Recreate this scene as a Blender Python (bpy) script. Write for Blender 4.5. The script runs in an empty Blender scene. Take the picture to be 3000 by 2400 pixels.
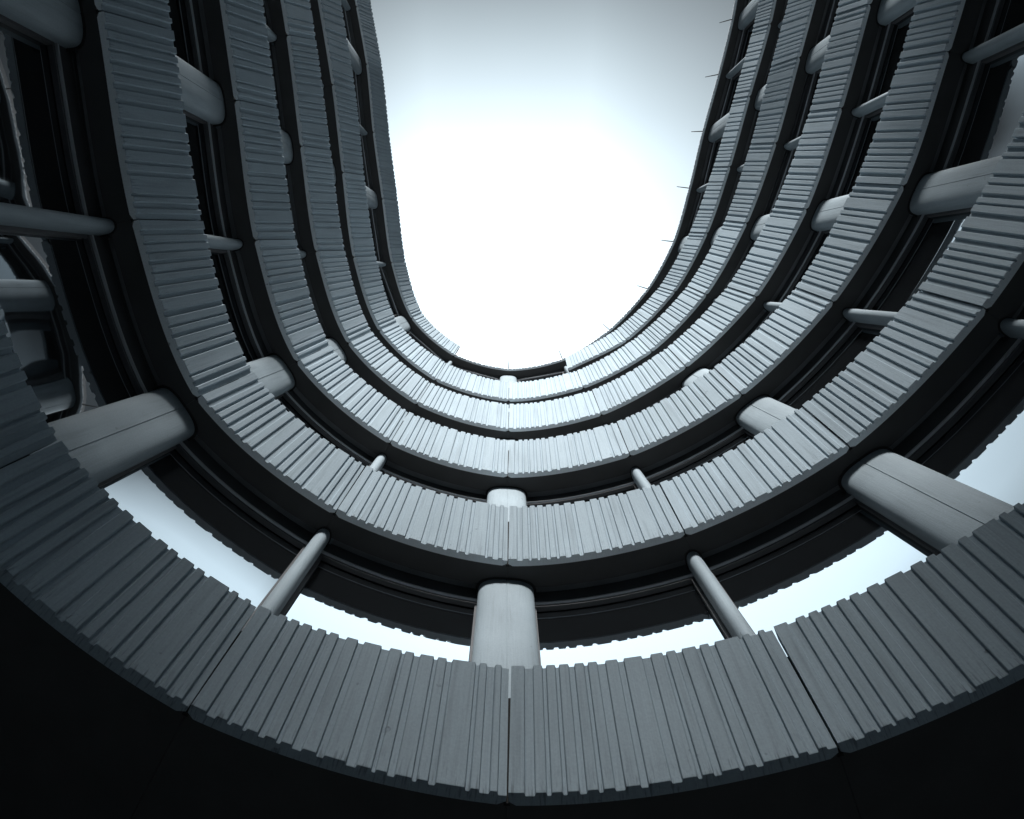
import bpy, bmesh, math, random, os
from mathutils import Vector, Matrix
random.seed(7)
scene = bpy.context.scene
COL = scene.collection

# ------------------------------------------------------------------ survey of the courtyard (metres)
# per ring of precast panels: joint number, lower back edge (x, y), upper rib edge (x, y)
PLAN = {
 1: [
  (-4, -4.349, -2.856, -3.912, -2.903),
  (-3, -4.115, -0.649, -3.684, -0.737),
  (-2, -3.498, 1.338, -3.127, 1.102),
  (-1, -2.004, 2.686, -1.779, 2.308),
  (0, 0.008, 3.265, 0.030, 2.751),
  (1, 2.063, 2.895, 1.890, 2.433),
  (2, 3.884, 1.855, 3.578, 1.470),
  (3, 5.281, 0.338, 4.879, 0.053),
  (4, 6.258, -1.485, 5.802, -1.672),
 ],
 2: [
  (-5, -4.651, -5.125, -4.161, -5.188),
  (-4, -4.401, -2.850, -3.910, -2.903),
  (-3, -4.170, -0.661, -3.679, -0.725),
  (-2, -3.558, 1.335, -3.143, 1.118),
  (-1, -2.007, 2.698, -1.768, 2.295),
  (0, 0.013, 3.300, 0.029, 2.811),
  (1, 2.074, 2.923, 1.907, 2.502),
  (2, 3.893, 1.885, 3.615, 1.513),
  (3, 5.275, 0.324, 4.911, 0.095),
  (4, 6.246, -1.490, 5.849, -1.653),
  (5, 6.848, -3.521, 6.432, -3.628),
 ],
 3: [
  (-6, -5.009, -7.789, -4.542, -7.861),
  (-5, -4.616, -5.129, -4.147, -5.190),
  (-4, -4.366, -2.850, -3.896, -2.899),
  (-3, -4.144, -0.655, -3.659, -0.719),
  (-2, -3.526, 1.346, -3.118, 1.120),
  (-1, -1.984, 2.735, -1.750, 2.309),
  (0, 0.014, 3.304, 0.041, 2.816),
  (1, 2.080, 2.925, 1.947, 2.473),
  (2, 3.907, 1.885, 3.625, 1.497),
  (3, 5.316, 0.354, 4.966, 0.102),
  (4, 6.310, -1.484, 5.862, -1.648),
  (5, 6.845, -3.510, 6.453, -3.636),
  (6, 7.298, -5.558, 6.897, -5.646),
  (7, 7.741, -7.563, 7.337, -7.640),
 ],
 4: [
  (-6, -5.002, -7.790, -4.559, -7.858),
  (-5, -4.598, -5.040, -4.165, -5.188),
  (-4, -4.388, -2.818, -3.911, -2.870),
  (-3, -4.140, -0.630, -3.658, -0.682),
  (-2, -3.492, 1.356, -3.088, 1.139),
  (-1, -1.991, 2.712, -1.748, 2.316),
  (0, 0.031, 3.302, 0.054, 2.803),
  (1, 2.086, 2.933, 1.947, 2.470),
  (2, 3.906, 1.870, 3.638, 1.485),
  (3, 5.348, 0.351, 4.925, 0.117),
  (4, 6.313, -1.484, 5.880, -1.652),
  (5, 6.913, -3.529, 6.531, -3.653),
  (6, 7.358, -5.545, 6.966, -5.631),
  (7, 7.801, -7.552, 7.407, -7.627),
 ],
 5: [
  (-7, -5.313, -9.920, -4.853, -9.995),
  (-6, -4.968, -7.795, -4.507, -7.866),
  (-5, -4.562, -5.030, -4.094, -5.050),
  (-4, -4.355, -2.823, -3.906, -2.856),
  (-3, -4.123, -0.627, -3.634, -0.688),
  (-2, -3.466, 1.342, -3.068, 1.140),
  (-1, -1.950, 2.697, -1.708, 2.281),
  (0, 0.044, 3.258, 0.063, 2.819),
  (1, 2.081, 2.894, 1.961, 2.484),
  (2, 3.904, 1.895, 3.626, 1.531),
  (3, 5.312, 0.372, 4.965, 0.125),
  (4, 6.286, -1.493, 5.908, -1.643),
  (5, 6.941, -3.520, 6.512, -3.659),
  (6, 7.428, -5.620, 6.946, -5.635),
  (7, 7.852, -7.542, 7.387, -7.631),
  (8, 8.152, -9.424, 7.683, -9.491),
 ],
 6: [
  (1, 1.967, 2.844, 1.902, 2.508),
  (2, 3.811, 1.880, 3.587, 1.546),
  (3, 5.276, 0.344, 4.926, 0.169),
  (4, 6.214, -1.463, 5.841, -1.566),
  (5, 6.830, -3.463, 6.507, -3.589),
  (6, 7.333, -5.523, 7.042, -5.656),
  (7, 7.849, -7.597, 7.549, -7.742),
  (8, 8.139, -9.425, 7.820, -9.471),
  (9, 8.415, -11.561, 8.095, -11.602),
 ],
 7: [
  (-7, -5.537, -9.884, -5.071, -9.959),
  (-6, -5.213, -7.892, -4.733, -7.882),
  (-5, -5.021, -5.474, -4.507, -5.444),
  (-4, -4.731, -3.059, -4.234, -3.076),
  (-3, -4.427, -0.689, -3.966, -0.734),
  (-2, -3.684, 1.434, -3.323, 1.258),
  (-1, -2.055, 2.879, -1.848, 2.549),
  (0, 0.059, 3.444, 0.073, 3.061),
  (1, 2.162, 3.054, 2.040, 2.690),
  (2, 3.965, 1.901, 3.753, 1.665),
  (3, 5.382, 0.326, 5.060, 0.177),
  (4, 6.307, -1.448, 5.944, -1.560),
  (5, 6.826, -3.414, 6.465, -3.572),
  (6, 7.250, -5.456, 6.941, -5.594),
  (7, 7.739, -7.455, 7.382, -7.564),
  (8, 8.143, -9.358, 7.834, -9.482),
  (9, 8.429, -11.559, 8.108, -11.601),
 ],
}
# ------------------------------------------------------------------ tuning
PANEL_BASE = (.30, .37, .42); LIT_EDGE_BASE = (.76, .82, .86); COL_BASE = (.205, .25, .28); SOFFIT_BASE = (.050, .051, .052); GROUND_BASE = (.46, .47, .48)
GLASS_IOR = 5.0
SUN = 5.0; SUN_ANGLE = 14; SUN_EL = 20; SUN_AZ = 181
LIGHT_BLOCKERS = [(-35, -1.3, -25, -17, 14.7), (1.8, 35, -25, -17, 14.7), (-35, -5.5, -24.9, -17.1, 18.5, 14.71), (5.5, 35, -24.9, -17.1, 18.5, 14.71),
         (-35, -9, -24.8, -17.2, 33, 18.51), (12, 35, -24.8, -17.2, 33, 18.51), (-40, 40, -90, -72, 35.3)]
TINT = (.76, .91, 1.0)
GLOW = [(-1.0, .06), (-.45, .08), (-.2, 1.0), (0, 1.02), (.06, .98), (.10, .92), (.15, .78), (.20, .60), (.25, .45), (.30, .31), (.35, .185), (.39, .16), (.44, 2.5), (.54, 1.8), (.62, .2), (1, .06)]
ELEV = [(0, .1), (.3, .2), (.6, .8), (.8, 1.0)]
SIDE = [(0, 1), (.10, .98), (.17, .76), (.38, .18), (1, .04)]
SKY_STRENGTH = .1; EXPOSURE = 1.15
HEIGHT = {0: -1.40, 1: 4.309, 2: 8.40, 3: 12.398, 4: 16.321, 5: 20.228, 6: 23.874, 7: 28.854}  # underside of each ring
RISE = 0.785        # height of a panel
THICK = 0.090       # horizontal thickness of a panel
RIB = 0.0235         # how far the ribs stand proud
GROUND = -1.40
# recessed grooves of one panel as fractions of its length
GROOVES = [(178, 238), (305, 332), (398, 424), (494, 535), (603, 630), (697, 755), (842, 885), (1015, 1075),
           (1162, 1186), (1252, 1295), (1394, 1420), (1485, 1525), (1692, 1718), (1770, 1826), (1872, 1930)]
def _fr(x):
    t = (x - 75) / (1930 - 75)
    return (t + .018 * t ** 3) / 1.018
GROOVES = [(_fr(a), _fr(b)) for a, b in GROOVES]

# ------------------------------------------------------------------ materials
def new_mat(name):
    m = bpy.data.materials.new(name); m.use_nodes = True
    nt = m.node_tree; b = nt.nodes['Principled BSDF']
    return m, nt, b
def concrete(name, base, rough=.8, streak=1.0, blotch=1.0):
    m, nt, b = new_mat(name); N = nt.nodes.new; L = nt.links.new
    uv = N('ShaderNodeUVMap'); uv.uv_map = 'UVMap'
    geo = N('ShaderNodeNewGeometry')
    mp = N('ShaderNodeMapping'); mp.inputs['Scale'].default_value = (70, 2.2, 1); L(uv.outputs[0], mp.inputs[0])
    n1 = N('ShaderNodeTexNoise'); n1.inputs['Scale'].default_value = 1; n1.inputs['Detail'].default_value = 4
    L(mp.outputs[0], n1.inputs['Vector'])                                        # board grain
    n2 = N('ShaderNodeTexNoise'); n2.inputs['Scale'].default_value = .9; n2.inputs['Detail'].default_value = 5
    L(geo.outputs['Position'], n2.inputs['Vector'])                              # clouds
    n3 = N('ShaderNodeTexNoise'); n3.inputs['Scale'].default_value = 60; n3.inputs['Detail'].default_value = 3
    L(geo.outputs['Position'], n3.inputs['Vector'])                              # sand grain
    mp4 = N('ShaderNodeMapping'); mp4.inputs['Scale'].default_value = (16, .9, 1); L(uv.outputs[0], mp4.inputs[0])
    n4 = N('ShaderNodeTexNoise'); n4.inputs['Scale'].default_value = 1; n4.inputs['Detail'].default_value = 6
    L(mp4.outputs[0], n4.inputs['Vector'])                                       # water runs
    def mul(a, k, c):
        q = N('ShaderNodeMath'); q.operation = 'MULTIPLY_ADD'; L(a, q.inputs[0]); q.inputs[1].default_value = k; q.inputs[2].default_value = c
        return q.outputs[0]
    def prod(a, c):
        q = N('ShaderNodeMath'); q.operation = 'MULTIPLY'; L(a, q.inputs[0]); L(c, q.inputs[1]); return q.outputs[0]
    rp = N('ShaderNodeValToRGB'); L(n4.outputs['Fac'], rp.inputs[0])
    rp.color_ramp.elements[0].position = .30; k4 = 1 - .22 * streak; rp.color_ramp.elements[0].color = (k4, k4, k4, 1)
    rp.color_ramp.elements[1].position = .46; rp.color_ramp.elements[1].color = (1, 1, 1, 1)
    f = prod(mul(n1.outputs['Fac'], .34 * streak, 1 - .17 * streak), mul(n2.outputs['Fac'], .36 * blotch, 1 - .18 * blotch))
    f = prod(f, mul(n3.outputs['Fac'], .26, .87))
    f = prod(f, rp.outputs['Color'])
    sx = N('ShaderNodeSeparateXYZ'); L(uv.outputs[0], sx.inputs[0])
    low = N('ShaderNodeMapRange'); low.inputs['From Min'].default_value = .11; low.inputs['From Max'].default_value = .26; low.inputs['To Min'].default_value = 1; low.inputs['To Max'].default_value = 0
    L(sx.outputs['Y'], low.inputs['Value'])
    mp5 = N('ShaderNodeMapping'); mp5.inputs['Scale'].default_value = (60, 6, 1); L(uv.outputs[0], mp5.inputs[0])
    n5 = N('ShaderNodeTexNoise'); n5.inputs['Scale'].default_value = 1; n5.inputs['Detail'].default_value = 2; L(mp5.outputs[0], n5.inputs['Vector'])
    r5 = N('ShaderNodeValToRGB'); L(n5.outputs['Fac'], r5.inputs[0])
    r5.color_ramp.elements[0].position = .55; r5.color_ramp.elements[0].color = (0, 0, 0, 1)
    r5.color_ramp.elements[1].position = .66; r5.color_ramp.elements[1].color = (1, 1, 1, 1)
    f = prod(f, mul(prod(low.outputs[0], r5.outputs['Color']), -.45 * streak, 1))
    n6 = N('ShaderNodeTexNoise'); n6.inputs['Scale'].default_value = 6; n6.inputs['Detail'].default_value = 3; n6.inputs['Roughness'].default_value = .7; L(geo.outputs['Position'], n6.inputs['Vector'])
    r6 = N('ShaderNodeValToRGB'); L(n6.outputs['Fac'], r6.inputs[0])
    r6.color_ramp.elements[0].position = .70; r6.color_ramp.elements[0].color = (1, 1, 1, 1)
    r6.color_ramp.elements[1].position = .76; r6.color_ramp.elements[1].color = (.55, .55, .55, 1)
    f = prod(f, r6.outputs['Color'])
    oi = N('ShaderNodeObjectInfo'); f = prod(f, mul(oi.outputs['Random'], .16, .92))         # each casting has its own tone
    mx = N('ShaderNodeVectorMath'); mx.operation = 'SCALE'; mx.inputs[0].default_value = base
    L(f, mx.inputs['Scale']); L(mx.outputs[0], b.inputs['Base Color'])
    b.inputs['Roughness'].default_value = rough; b.inputs['Specular IOR Level'].default_value = .3
    bp = N('ShaderNodeBump'); bp.inputs['Strength'].default_value = .35; bp.inputs['Distance'].default_value = .004
    ad = N('ShaderNodeMath'); L(n1.outputs['Fac'], ad.inputs[0]); L(n3.outputs['Fac'], ad.inputs[1])
    L(ad.outputs[0], bp.inputs['Height']); L(bp.outputs[0], b.inputs['Normal'])
    return m
def plain(name, base, rough, metal=0.0, noise=.25, scale=3.0):
    m, nt, b = new_mat(name); N = nt.nodes.new; L = nt.links.new
    geo = N('ShaderNodeNewGeometry'); n = N('ShaderNodeTexNoise'); n.inputs['Scale'].default_value = scale; n.inputs['Detail'].default_value = 5
    L(geo.outputs['Position'], n.inputs['Vector'])
    q = N('ShaderNodeMath'); q.operation = 'MULTIPLY_ADD'; L(n.outputs['Fac'], q.inputs[0]); q.inputs[1].default_value = 2 * noise; q.inputs[2].default_value = 1 - noise
    mx = N('ShaderNodeVectorMath'); mx.operation = 'SCALE'; mx.inputs[0].default_value = base
    L(q.outputs[0], mx.inputs['Scale']); L(mx.outputs[0], b.inputs['Base Color'])
    b.inputs['Roughness'].default_value = rough; b.inputs['Metallic'].default_value = metal
    return m
M_PANEL = concrete('ribbed precast concrete', PANEL_BASE, .8, .85, 1.0)
M_LIT_EDGE = concrete('panel underside with painted bounce light', LIT_EDGE_BASE, .8, .1, .8)  # panel concrete made lighter to stand in for bounced light
M_COL = concrete('smooth column concrete', COL_BASE, .65, .6, 1.7)
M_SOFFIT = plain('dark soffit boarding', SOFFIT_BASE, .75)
M_FRAME = plain('dark anodised aluminium', (.060, .064, .070), .6, 0.0)
M_LIP = plain('bare aluminium edge', (.62, .66, .70), .4, .6, .1)
M_GROUND = plain('pale courtyard paving', GROUND_BASE, .85, 0, .2, 1.2)
M_SEAL_SHADE = plain('black joint seal and painted shade', (.008, .008, .008), .8)
M_SLAB = plain('raw slab concrete', (.20, .21, .22), .9)
def glass_mat():
    m, nt, b = new_mat('mirror window glass'); N = nt.nodes.new; L = nt.links.new
    out = nt.nodes['Material Output']
    g = N('ShaderNodeBsdfGlossy'); g.inputs['Roughness'].default_value = .015; g.inputs['Color'].default_value = (.62, .66, .69, 1)
    d = N('ShaderNodeBsdfDiffuse'); d.inputs['Color'].default_value = (.006, .007, .008, 1)
    mix = N('ShaderNodeMixShader'); fr = N('ShaderNodeFresnel'); fr.inputs['IOR'].default_value = GLASS_IOR
    L(fr.outputs[0], mix.inputs[0]); L(d.outputs[0], mix.inputs[1]); L(g.outputs[0], mix.inputs[2]); L(mix.outputs[0], out.inputs['Surface'])
    geo = N('ShaderNodeNewGeometry'); n = N('ShaderNodeTexNoise'); n.inputs['Scale'].default_value = 1.1; n.inputs['Detail'].default_value = 1
    L(geo.outputs['Position'], n.inputs['Vector'])
    bp = N('ShaderNodeBump'); bp.inputs['Strength'].default_value = 1; bp.inputs['Distance'].default_value = .0013
    L(n.outputs['Fac'], bp.inputs['Height']); L(bp.outputs[0], g.inputs['Normal'])
    nt.nodes.remove(b)
    return m
M_GLASS = glass_mat()

# ------------------------------------------------------------------ helpers
def link(name, me, mat, parent=None):
    o = bpy.data.objects.new(name, me); COL.objects.link(o)
    if mat: me.materials.append(mat)
    if parent: o.parent = parent
    return o
def mesh(name, verts, faces, uvs=None, smooth=False):
    me = bpy.data.meshes.new(name); me.from_pydata([tuple(v) for v in verts], [], faces); me.validate()
    bm = bmesh.new(); bm.from_mesh(me); bmesh.ops.recalc_face_normals(bm, faces=bm.faces); 
    lay = bm.loops.layers.uv.new('UVMap')
    if uvs:
        bm.verts.ensure_lookup_table()
        for f in bm.faces:
            for l in f.loops: l[lay].uv = uvs[l.vert.index]
    bm.to_mesh(me); bm.free()
    if smooth:
        for p in me.polygons: p.use_smooth = True
    return me
def sweep(stations, closed_ends=True):
    """stations: list of equally long loops of points -> tube"""
    n = len(stations[0]); v = [p for s in stations for p in s]; f = []
    for i in range(len(stations) - 1):
        for k in range(n):
            a = i * n + k; b = i * n + (k + 1) % n
            f.append((a, b, b + n, a + n))
    if closed_ends:
        f.append(tuple(range(n))); f.append(tuple(range((len(stations) - 1) * n, len(stations) * n)))
    return v, f

def sharpen(o, ang=.6):
    bm = bmesh.new(); bm.from_mesh(o.data)
    for fc in bm.faces: fc.smooth = len(fc.verts) == 4
    for e in bm.edges:
        if e.is_manifold and e.calc_face_angle(0) > ang: e.smooth = False
    bm.to_mesh(o.data); bm.free()

# the rings run on straight past the last surveyed joints
for b in PLAN:
    rows = [tuple(r) for r in PLAN[b]]
    for k in range(2):
        r, q = rows[-1], rows[-2]; rows.append((r[0] + 1,) + tuple(2 * r[i] - q[i] for i in range(1, 5)))
        if b != 6:
            r, q = rows[0], rows[1]; rows.insert(0, (r[0] - 1,) + tuple(2 * r[i] - q[i] for i in range(1, 5)))
    PLAN[b] = rows

class Curve:
    """smooth plan curve through joints, parameter = joint number"""
    def __init__(self, pts, turn=.8):
        self.j0 = pts[0][0]; self.p = [Vector((x, y)) for _, x, y in pts]; n = len(self.p)
        self.turn = turn
        self.t = []
        for i in range(n):
            a = self.p[max(i - 1, 0)]; b = self.p[min(i + 1, n - 1)]
            self.t.append((b - a).normalized())
    def seg(self, j):
        i = min(max(int(math.floor(j)) - self.j0, 0), len(self.p) - 2); return i, j - self.j0 - i
    def at(self, j):
        i, u = self.seg(j); a, b = self.p[i], self.p[i + 1]; d = b - a; L = d.length; dn = d.normalized()
        ta = dn.lerp(self.t[i], self.turn).normalized() * L; tb = dn.lerp(self.t[i + 1], self.turn).normalized() * L
        u2, u3 = u * u, u * u * u
        return a * (2 * u3 - 3 * u2 + 1) + ta * (u3 - 2 * u2 + u) + b * (-2 * u3 + 3 * u2) + tb * (u3 - u2)
    def straight(self, j):
        i, u = self.seg(j); return self.p[i].lerp(self.p[i + 1], u)
    def normal(self, j, e=.02):
        a, b = self.at(max(j - e, self.j0)), self.at(min(j + e, self.j0 + len(self.p) - 1)); t = (b - a).normalized()
        return Vector((t.y, -t.x))          # towards the courtyard
    def joint_normal(self, j):
        t = self.t[j - self.j0]; return Vector((t.y, -t.x))
BOT = {b: Curve([(r[0], r[1], r[2]) for r in PLAN[b]]) for b in PLAN}
TOP = {b: Curve([(r[0], r[3], r[4]) for r in PLAN[b]]) for b in PLAN}
BOT[0] = BOT[1]
def P3(p, z): return Vector((p.x, p.y, z))

# ------------------------------------------------------------------ the building
building = bpy.data.objects.new('courtyard_building', None); COL.objects.link(building)
building['label'] = 'pale concrete building with rings of ribbed parapet panels curving round an open courtyard'
building['category'] = 'building'

def add_panel(b, j):
    cb, ct = BOT[b], TOP[b]; L = (cb.at(j + 1) - cb.at(j)).length; z0, z1 = HEIGHT[b], HEIGHT[b] + RISE
    gap = .009 / L; w = .0035 / L
    st = []                                    # (u, depth)
    st.append((gap, 0))
    for k, (a, e) in enumerate(GROOVES):
        a2 = max(a, gap + .002)
        st += [(a2 - 2.2 * w, 0), (a2 - w, .003), (a2 + w, RIB)]
        if k < len(GROOVES) - 1: st += [(e - w, RIB), (e + w, .003), (e + 2.2 * w, 0)]
        else: st += [(1 - gap, RIB)]
    full = []
    for (u0, d0), (u1, d1) in zip(st[:-1], st[1:]):
        full.append((u0, d0)); n = int((u1 - u0) * L / .09)
        for i in range(1, n + 1): full.append((u0 + (u1 - u0) * i / (n + 1), d0))
    full.append(st[-1])
    r = .045
    loops, uvs = [], []
    for u, d in full:
        jj = j + u; p = cb.at(jj); n = cb.normal(min(max(jj, j + .02), j + .98)); t = ct.at(jj)
        s = min(u, 1 - u) * L - .006
        fil = r - math.sqrt(max(r * r - (r - s) ** 2, 0)) if s < r else 0
        f0 = p + n * (THICK - d); f1 = t - n * d
        ch = .003
        loops.append([P3(p + n * fil, z0), P3(f0 - n * ch, z0), P3(f0 + n * ch * .1, z0 + ch), P3(f1, z1 - ch), P3(f1 - n * ch, z1), P3(t - n * (THICK + .02), z1), P3(p - n * .0 + n * fil, z0 + .02)])
        uu = (j * 3.7 + b * 1.3) + u * L
        uvs += [(uu, 0), (uu, .09), (uu, .1), (uu, .96), (uu, .97), (uu, 1.05), (uu, 1.9)]
    v, f = sweep(loops)
    o = link('facade_panel', mesh('facade_panel', v, f, uvs), M_PANEL, building)
    o.data.materials.append(M_LIT_EDGE)
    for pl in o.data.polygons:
        if pl.normal.z < -.9 and b > 1: pl.material_index = 1  # undersides get the colour with bounce light painted in
    u = j + 1 - gap; p = cb.at(j + .9995); n = cb.joint_normal(j + 1); t = Vector((-n.y, n.x)) * .02; q = ct.at(j + .9995)
    vs = []
    for k in (0, .80):
        c0 = p.lerp(q - n * (THICK), k); z = z0 + .004 + (z1 - z0) * k
        vs += [P3(c0 + n * .012 - t, z), P3(c0 + n * .012 + t, z), P3(c0 - n * .005 + t, z), P3(c0 - n * .005 - t, z)]
    link('joint_seal', mesh('joint_seal', vs, [(0, 1, 2, 3), (4, 5, 6, 7)] + [(i, (i + 1) % 4, 4 + (i + 1) % 4, 4 + i) for i in range(4)]), M_SEAL_SHADE, o)
    return o
def add_faceless_panel(b, j):
    """toothed foot of a top panel, face left out as washed out by light"""
    cb, ct = BOT[b], TOP[b]; L = (cb.at(j + 1) - cb.at(j)).length; z0 = HEIGHT[b]; w = .0035 / L
    st = [(.003, 0)]
    for k, (a, e) in enumerate(GROOVES): st += [(max(a, .005) - w, 0), (a + w, RIB), (e - w, RIB), (min(e + w, .997), 0 if k < len(GROOVES) - 1 else RIB)]
    st = sorted(st); loops = []; uvs = []
    for u, d in st:
        p = cb.at(j + u); n = cb.normal(min(max(j + u, j + .02), j + .98))
        loops.append([P3(p, z0), P3(p + n * (THICK - d), z0), P3(p + n * (THICK - d), z0 + .05), P3(p, z0 + .05)])
        uvs += [(u * L + j, 0), (u * L + j, .1), (u * L + j, .15), (u * L + j, .3)]
    v, f = sweep(loops); o = link('faceless_panel', mesh('faceless_panel', v, f, uvs), M_LIT_EDGE, building)
def add_joint_rod(b, j):
    p = BOT[b].at(j) + BOT[b].joint_normal(j) * .05; q = TOP[b].at(j); a = P3(p, HEIGHT[b] + .045); e = P3(q, HEIGHT[b] + RISE)
    d = (e - a).normalized(); x = d.orthogonal().normalized(); y = d.cross(x); loops = []
    for c, r in ((a, .020), (a.lerp(e, .5), .018), (e, .012)):
        loops.append([c + x * r * math.cos(k * math.pi / 3) + y * r * math.sin(k * math.pi / 3) for k in range(6)])
    v, f = sweep(loops); link('joint_line_rod', mesh('joint_line_rod', v, f), M_SEAL_SHADE, building)  # rod added to draw the joint line of the left-out face
for b in PLAN:
    for j in range(PLAN[b][0][0], PLAN[b][-1][0]):
        if b == 7 and j >= -1: add_faceless_panel(b, j); add_joint_rod(b, j)
        else: add_panel(b, j)

# soffit boards, one per bay, behind the panels
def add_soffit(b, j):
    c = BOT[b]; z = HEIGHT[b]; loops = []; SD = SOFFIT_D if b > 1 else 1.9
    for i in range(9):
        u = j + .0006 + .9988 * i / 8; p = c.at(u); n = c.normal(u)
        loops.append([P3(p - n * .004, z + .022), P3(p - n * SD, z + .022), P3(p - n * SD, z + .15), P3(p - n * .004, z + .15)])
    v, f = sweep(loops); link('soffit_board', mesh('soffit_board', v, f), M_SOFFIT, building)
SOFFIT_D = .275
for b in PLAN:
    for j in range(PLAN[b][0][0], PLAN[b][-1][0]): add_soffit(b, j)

# columns: wide oval ones at even joints, slim ones at odd joints
def add_column(a, b, j):
    c = BOT[b]; p = c.at(j); n = c.joint_normal(j); t = Vector((-n.y, n.x))
    wide = j % 2 == 0
    A, B_, front, back = (.328, .17, .172, .40) if wide else (.086, .13, .20, .40)
    ex = 2.9 if wide else 2.2
    pts = []
    K = 40
    for i in range(K + 1):
        th = math.pi * i / K; cx, sy = math.cos(th), math.sin(th)
        x = A * math.copysign(abs(cx) ** (2 / ex), cx); y = B_ * abs(sy) ** (2 / ex)
        pts.append((x, -(front + B_) + y))
    if wide:
        m = len(pts) // 2; y0 = pts[m][1]
        pts[m:m + 1] = [(.0055, y0), (.0045, y0 - .008), (-.0045, y0 - .008), (-.0055, y0)]
    pts = pts + [(-A, -back), (A, -back)]
    z0 = HEIGHT[a] + (.12 if a else 0); z1 = HEIGHT[b] + .03
    loops, uvs = [], []
    for k in range(5):
        z = z0 + (z1 - z0) * k / 4
        loops.append([P3(p + t * x + n * y, z) for x, y in pts])
        acc = 0
        for q in range(len(pts)):
            if q: acc += math.dist(pts[q], pts[q - 1])
            uvs.append((acc + j * 2.3 + b, z))
    v, f = sweep(loops)
    o = link('oval_column' if wide else 'slim_column', mesh('column', v, f, uvs), M_COL, building)
    sharpen(o)
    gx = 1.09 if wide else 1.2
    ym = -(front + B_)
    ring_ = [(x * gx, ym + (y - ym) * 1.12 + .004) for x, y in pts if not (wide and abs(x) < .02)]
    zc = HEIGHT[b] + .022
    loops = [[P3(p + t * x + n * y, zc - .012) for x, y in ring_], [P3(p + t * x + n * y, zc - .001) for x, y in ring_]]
    v, f = sweep(loops); link('shade_ring', mesh('shade_ring', v, f), M_SEAL_SHADE, o)  # black plate painting in the shade round the column head

# windows: head frame, jambs, sill and a mirror pane per bay
GL, FR0, FR1 = .483, .385, .465
def add_window(a, b, j):
    c = BOT[b]; za = HEIGHT[a] + (.10 if a else .0); zb = HEIGHT[b]
    pos = c.straight if b == 7 else c.at
    def pn(u):
        if b == 7:
            i, _ = c.seg(min(u, j + .999)); t = (c.p[i + 1] - c.p[i]).normalized(); return pos(u), Vector((t.y, -t.x))
        return pos(u), c.normal(u)
    inset = .30 / 2.1 if False else .0
    us = [j + .003 + .994 * i / 10 for i in range(11)]
    vs, fs = [], []
    def bar(n0, n1, z0, z1):
        loops = []
        for u in us:
            p, n = pn(u); loops.append([P3(p - n * n0, z0), P3(p - n * n1, z0), P3(p - n * n1, z1), P3(p - n * n0, z1)])
        v, f = sweep(loops); k = len(vs); vs.extend(v); fs.extend([tuple(q + k for q in x) for x in f])
    bar(FR0 + .012, FR1 + .01, zb - .135, zb + .16)        # head
    bar(FR0 + .03, FR1 + .01, zb - .205, zb - .138)        # head, second step
    bar(FR0 + .03, FR1 + .01, za, za + .07)                # sill
    for u in (us[0], us[-1]):                              # jambs beside the columns
        p, n = pn(u); t = Vector((-n.y, n.x)); s = 1 if u == us[0] else -1
        w = .345 if (j if u == us[0] else j + 1) % 2 == 0 else .115
        # normals look inward, t runs with the joint number
        q = [p + t * s * (w - .05), p + t * s * w]
        k = len(vs)
        for z in (za + .075, zb - .21):
            for (pp, nn) in ((q[0], FR0 + .03), (q[1], FR0 + .03), (q[1], FR1 + .02), (q[0], FR1 + .02)): vs.append(P3(pp - n * nn, z))
        fs.extend([(k, k + 1, k + 2, k + 3), (k + 4, k + 5, k + 6, k + 7)] + [(k + i, k + (i + 1) % 4, k + 4 + (i + 1) % 4, k + 4 + i) for i in range(4)])
    w = link('window', mesh('window_frame', vs, fs), M_FRAME, building)
    loops = []
    for u in us:
        p, n = pn(u); loops.append([P3(p - n * FR0, zb - .165), P3(p - n * (FR0 + .028), zb - .165), P3(p - n * (FR0 + .028), zb - .137), P3(p - n * FR0, zb - .137)])
    v, f = sweep(loops); link('drip_edge', mesh('drip_edge', v, f), M_LIP, w)
    loops = []
    for u in us:
        p, n = pn(u); loops.append([P3(p - n * GL, za + .02), P3(p - n * (GL + .012), za + .02), P3(p - n * (GL + .012), zb + .1), P3(p - n * GL, zb + .1)])
    v, f = sweep(loops); g = link('glass_pane', mesh('glass_pane', v, f), M_GLASS, w)
    sharpen(g)
    return w
GAPS = [(1, 2, -6, 6), (2, 3, -7, 8), (3, 4, -7, 8), (4, 5, -8, 9), (5, 6, 1, 10), (5, 7, -9, 1), (6, 7, 1, 11)]
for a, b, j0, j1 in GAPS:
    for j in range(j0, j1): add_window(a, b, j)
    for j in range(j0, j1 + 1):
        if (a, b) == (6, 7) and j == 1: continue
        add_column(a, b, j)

# floor slabs behind the glazing and the closed outer wall
def ring(name, b, n0, n1, z0, z1, mat):
    c = BOT[b]; j0, j1 = c.j0, c.j0 + len(c.p) - 1; loops = []
    K = (j1 - j0) * 4
    for i in range(K + 1):
        u = j0 + (j1 - j0) * i / K; p = c.at(u); n = c.normal(u)
        loops.append([P3(p - n * n0, z0), P3(p - n * n1, z0), P3(p - n * n1, z1), P3(p - n * n0, z1)])
    v, f = sweep(loops); return link(name, mesh(name, v, f), mat, building)
for b in PLAN: ring('floor_slab', b, .02, 6.0, HEIGHT[b] + .162, HEIGHT[b] + .52, M_SLAB)
ring('outer_wall', 7, 6.01, 6.3, GROUND, HEIGHT[7] + .9, M_SLAB)
ring('ground_floor_wall', 1, 1.92, 2.1, GROUND, HEIGHT[1] + .15, M_SOFFIT)
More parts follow.
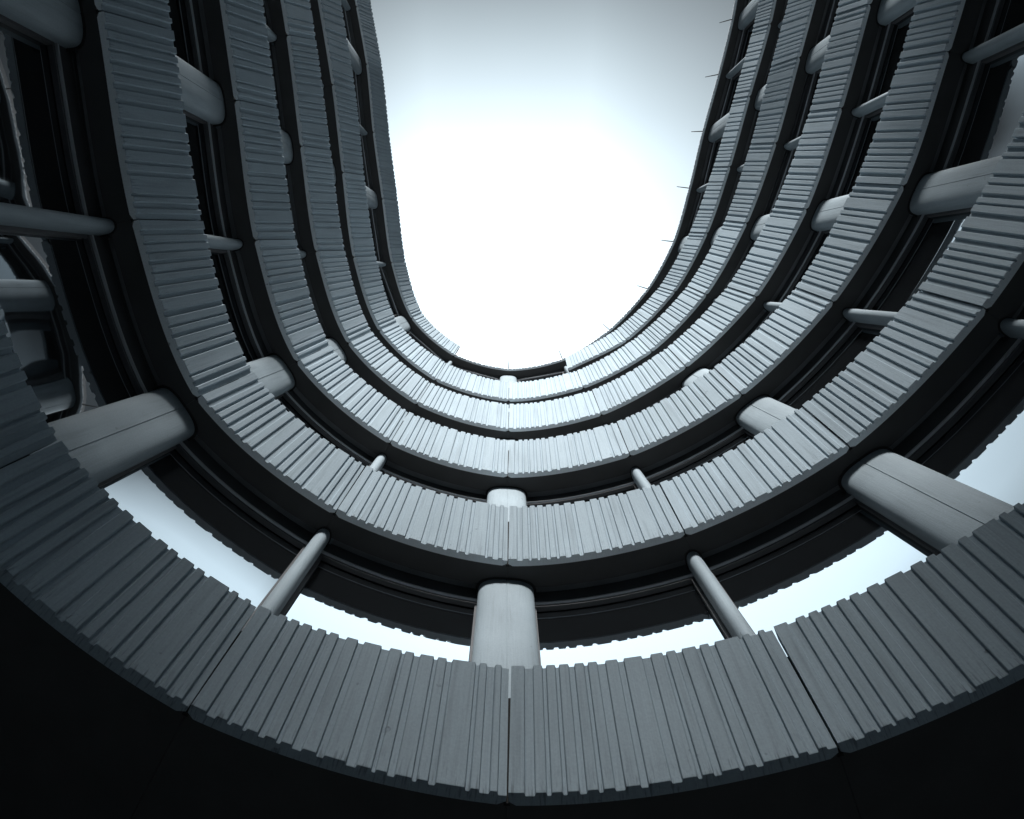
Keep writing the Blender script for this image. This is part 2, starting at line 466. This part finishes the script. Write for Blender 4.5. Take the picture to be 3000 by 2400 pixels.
# unseen blocks added behind the camera, shaped to gate the sun into the court
def block(x0, x1, y0, y1, zt, zb=GROUND):
    v = [(x, y, z) for z in (zb, zt) for x, y in ((x0, y0), (x1, y0), (x1, y1), (x0, y1))]
    link('light_blocker', mesh('light_blocker', v, [(0, 1, 2, 3), (4, 5, 6, 7)] + [(k, (k + 1) % 4, 4 + (k + 1) % 4, 4 + k) for k in range(4)]), M_SLAB, building)
for q in LIGHT_BLOCKERS: block(*q)

# ------------------------------------------------------------------ ground
g = link('ground', mesh('ground', [(-150, -150, GROUND), (150, -150, GROUND), (150, 150, GROUND), (-150, 150, GROUND)], [(0, 1, 2, 3)]), M_GROUND)
g['kind'] = 'structure'

# ------------------------------------------------------------------ light
world = bpy.data.worlds.new('World'); scene.world = world; world.use_nodes = True
nt = world.node_tree; N = nt.nodes.new; L = nt.links.new
bg = nt.nodes['Background']
sky = N('ShaderNodeTexSky'); sky.sky_type = 'NISHITA'; sky.sun_disc = False
sky.sun_elevation = math.radians(SUN_EL); sky.sun_rotation = math.radians(180); sky.altitude = 100; sky.dust_density = 4
hs = N('ShaderNodeHueSaturation'); hs.inputs['Saturation'].default_value = .22; L(sky.outputs[0], hs.inputs['Color'])
tc = N('ShaderNodeTexCoord')
sep = N('ShaderNodeSeparateXYZ'); L(tc.outputs['Generated'], sep.inputs[0])
mr = N('ShaderNodeMapRange'); mr.inputs['From Min'].default_value = 1; mr.inputs['From Max'].default_value = -1; L(sep.outputs['Y'], mr.inputs['Value'])
def ramp_of(stops, sock):
    r = N('ShaderNodeValToRGB'); L(sock, r.inputs[0]); els = r.color_ramp.elements; els.remove(els[1])
    for k, (pos, v) in enumerate(stops):
        e = els[0] if k == 0 else els.new(pos)
        e.position = pos; e.color = (v, v, v, 1)
    r.color_ramp.interpolation = 'LINEAR'
    return r.outputs[0]
cy = ramp_of([((p + 1) / 2, v / 8) for p, v in GLOW], mr.outputs[0])       # cloud cover from front to back
cz = ramp_of(ELEV, sep.outputs['Z'])                                       # and towards the horizon
ml = N('ShaderNodeVectorMath'); ml.operation = 'MULTIPLY'; L(cy, ml.inputs[0]); L(cz, ml.inputs[1])
ab = N('ShaderNodeMath'); ab.operation = 'ABSOLUTE'; L(sep.outputs['X'], ab.inputs[0])
cx_ = ramp_of(SIDE, ab.outputs[0])                                         # the bright lane of cloud is narrow
m2 = N('ShaderNodeVectorMath'); m2.operation = 'MULTIPLY'; L(ml.outputs[0], m2.inputs[0]); L(cx_, m2.inputs[1])
tn = N('ShaderNodeVectorMath'); tn.operation = 'MULTIPLY'; L(m2.outputs[0], tn.inputs[0]); tn.inputs[1].default_value = [8 * q for q in TINT]
cl = N('ShaderNodeMix'); cl.data_type = 'RGBA'; cl.inputs['Factor'].default_value = .92      # high cloud over the blue
sc = N('ShaderNodeVectorMath'); sc.operation = 'SCALE'; sc.inputs['Scale'].default_value = 10.0; L(tn.outputs[0], sc.inputs[0])
L(hs.outputs[0], cl.inputs['A']); L(sc.outputs[0], cl.inputs['B'])
L(cl.outputs['Result'], bg.inputs['Color']); bg.inputs['Strength'].default_value = SKY_STRENGTH
sun = bpy.data.lights.new('sun', 'SUN'); sun.energy = SUN; sun.angle = math.radians(SUN_ANGLE); sun.color = (1, .985, .96)
so = bpy.data.objects.new('sun', sun); COL.objects.link(so)
az = math.radians(SUN_AZ); el = math.radians(SUN_EL)
so.rotation_euler = Vector((math.sin(az) * math.cos(el), math.cos(az) * math.cos(el), math.sin(el))).to_track_quat('Z', 'Y').to_euler()

# ------------------------------------------------------------------ camera
cam = bpy.data.cameras.new('camera'); co = bpy.data.objects.new('camera', cam); COL.objects.link(co)
cam.sensor_width = 36; cam.lens = 26.4; cam.shift_x = .02176; cam.shift_y = -.02241
cam.clip_start = .05; cam.clip_end = 1000
X = Vector((.99973, 0, .023234)).normalized(); Z = Vector((.023007, -.139178, -.99)); Z = (Z - X * Z.dot(X)).normalized(); Y = Z.cross(X)
co.matrix_world = Matrix(((X.x, Y.x, Z.x, 0), (X.y, Y.y, Z.y, 0), (X.z, Y.z, Z.z, 0), (0, 0, 0, 1)))
scene.camera = co
vs_ = scene.view_settings; vs_.view_transform = 'Standard'; vs_.look = 'None'; vs_.gamma = 1; vs_.exposure = EXPOSURE; vs_.use_curve_mapping = False
scene.cycles.max_bounces = 8; scene.cycles.diffuse_bounces = 5; scene.cycles.glossy_bounces = 5
scene.cycles.use_denoising = True
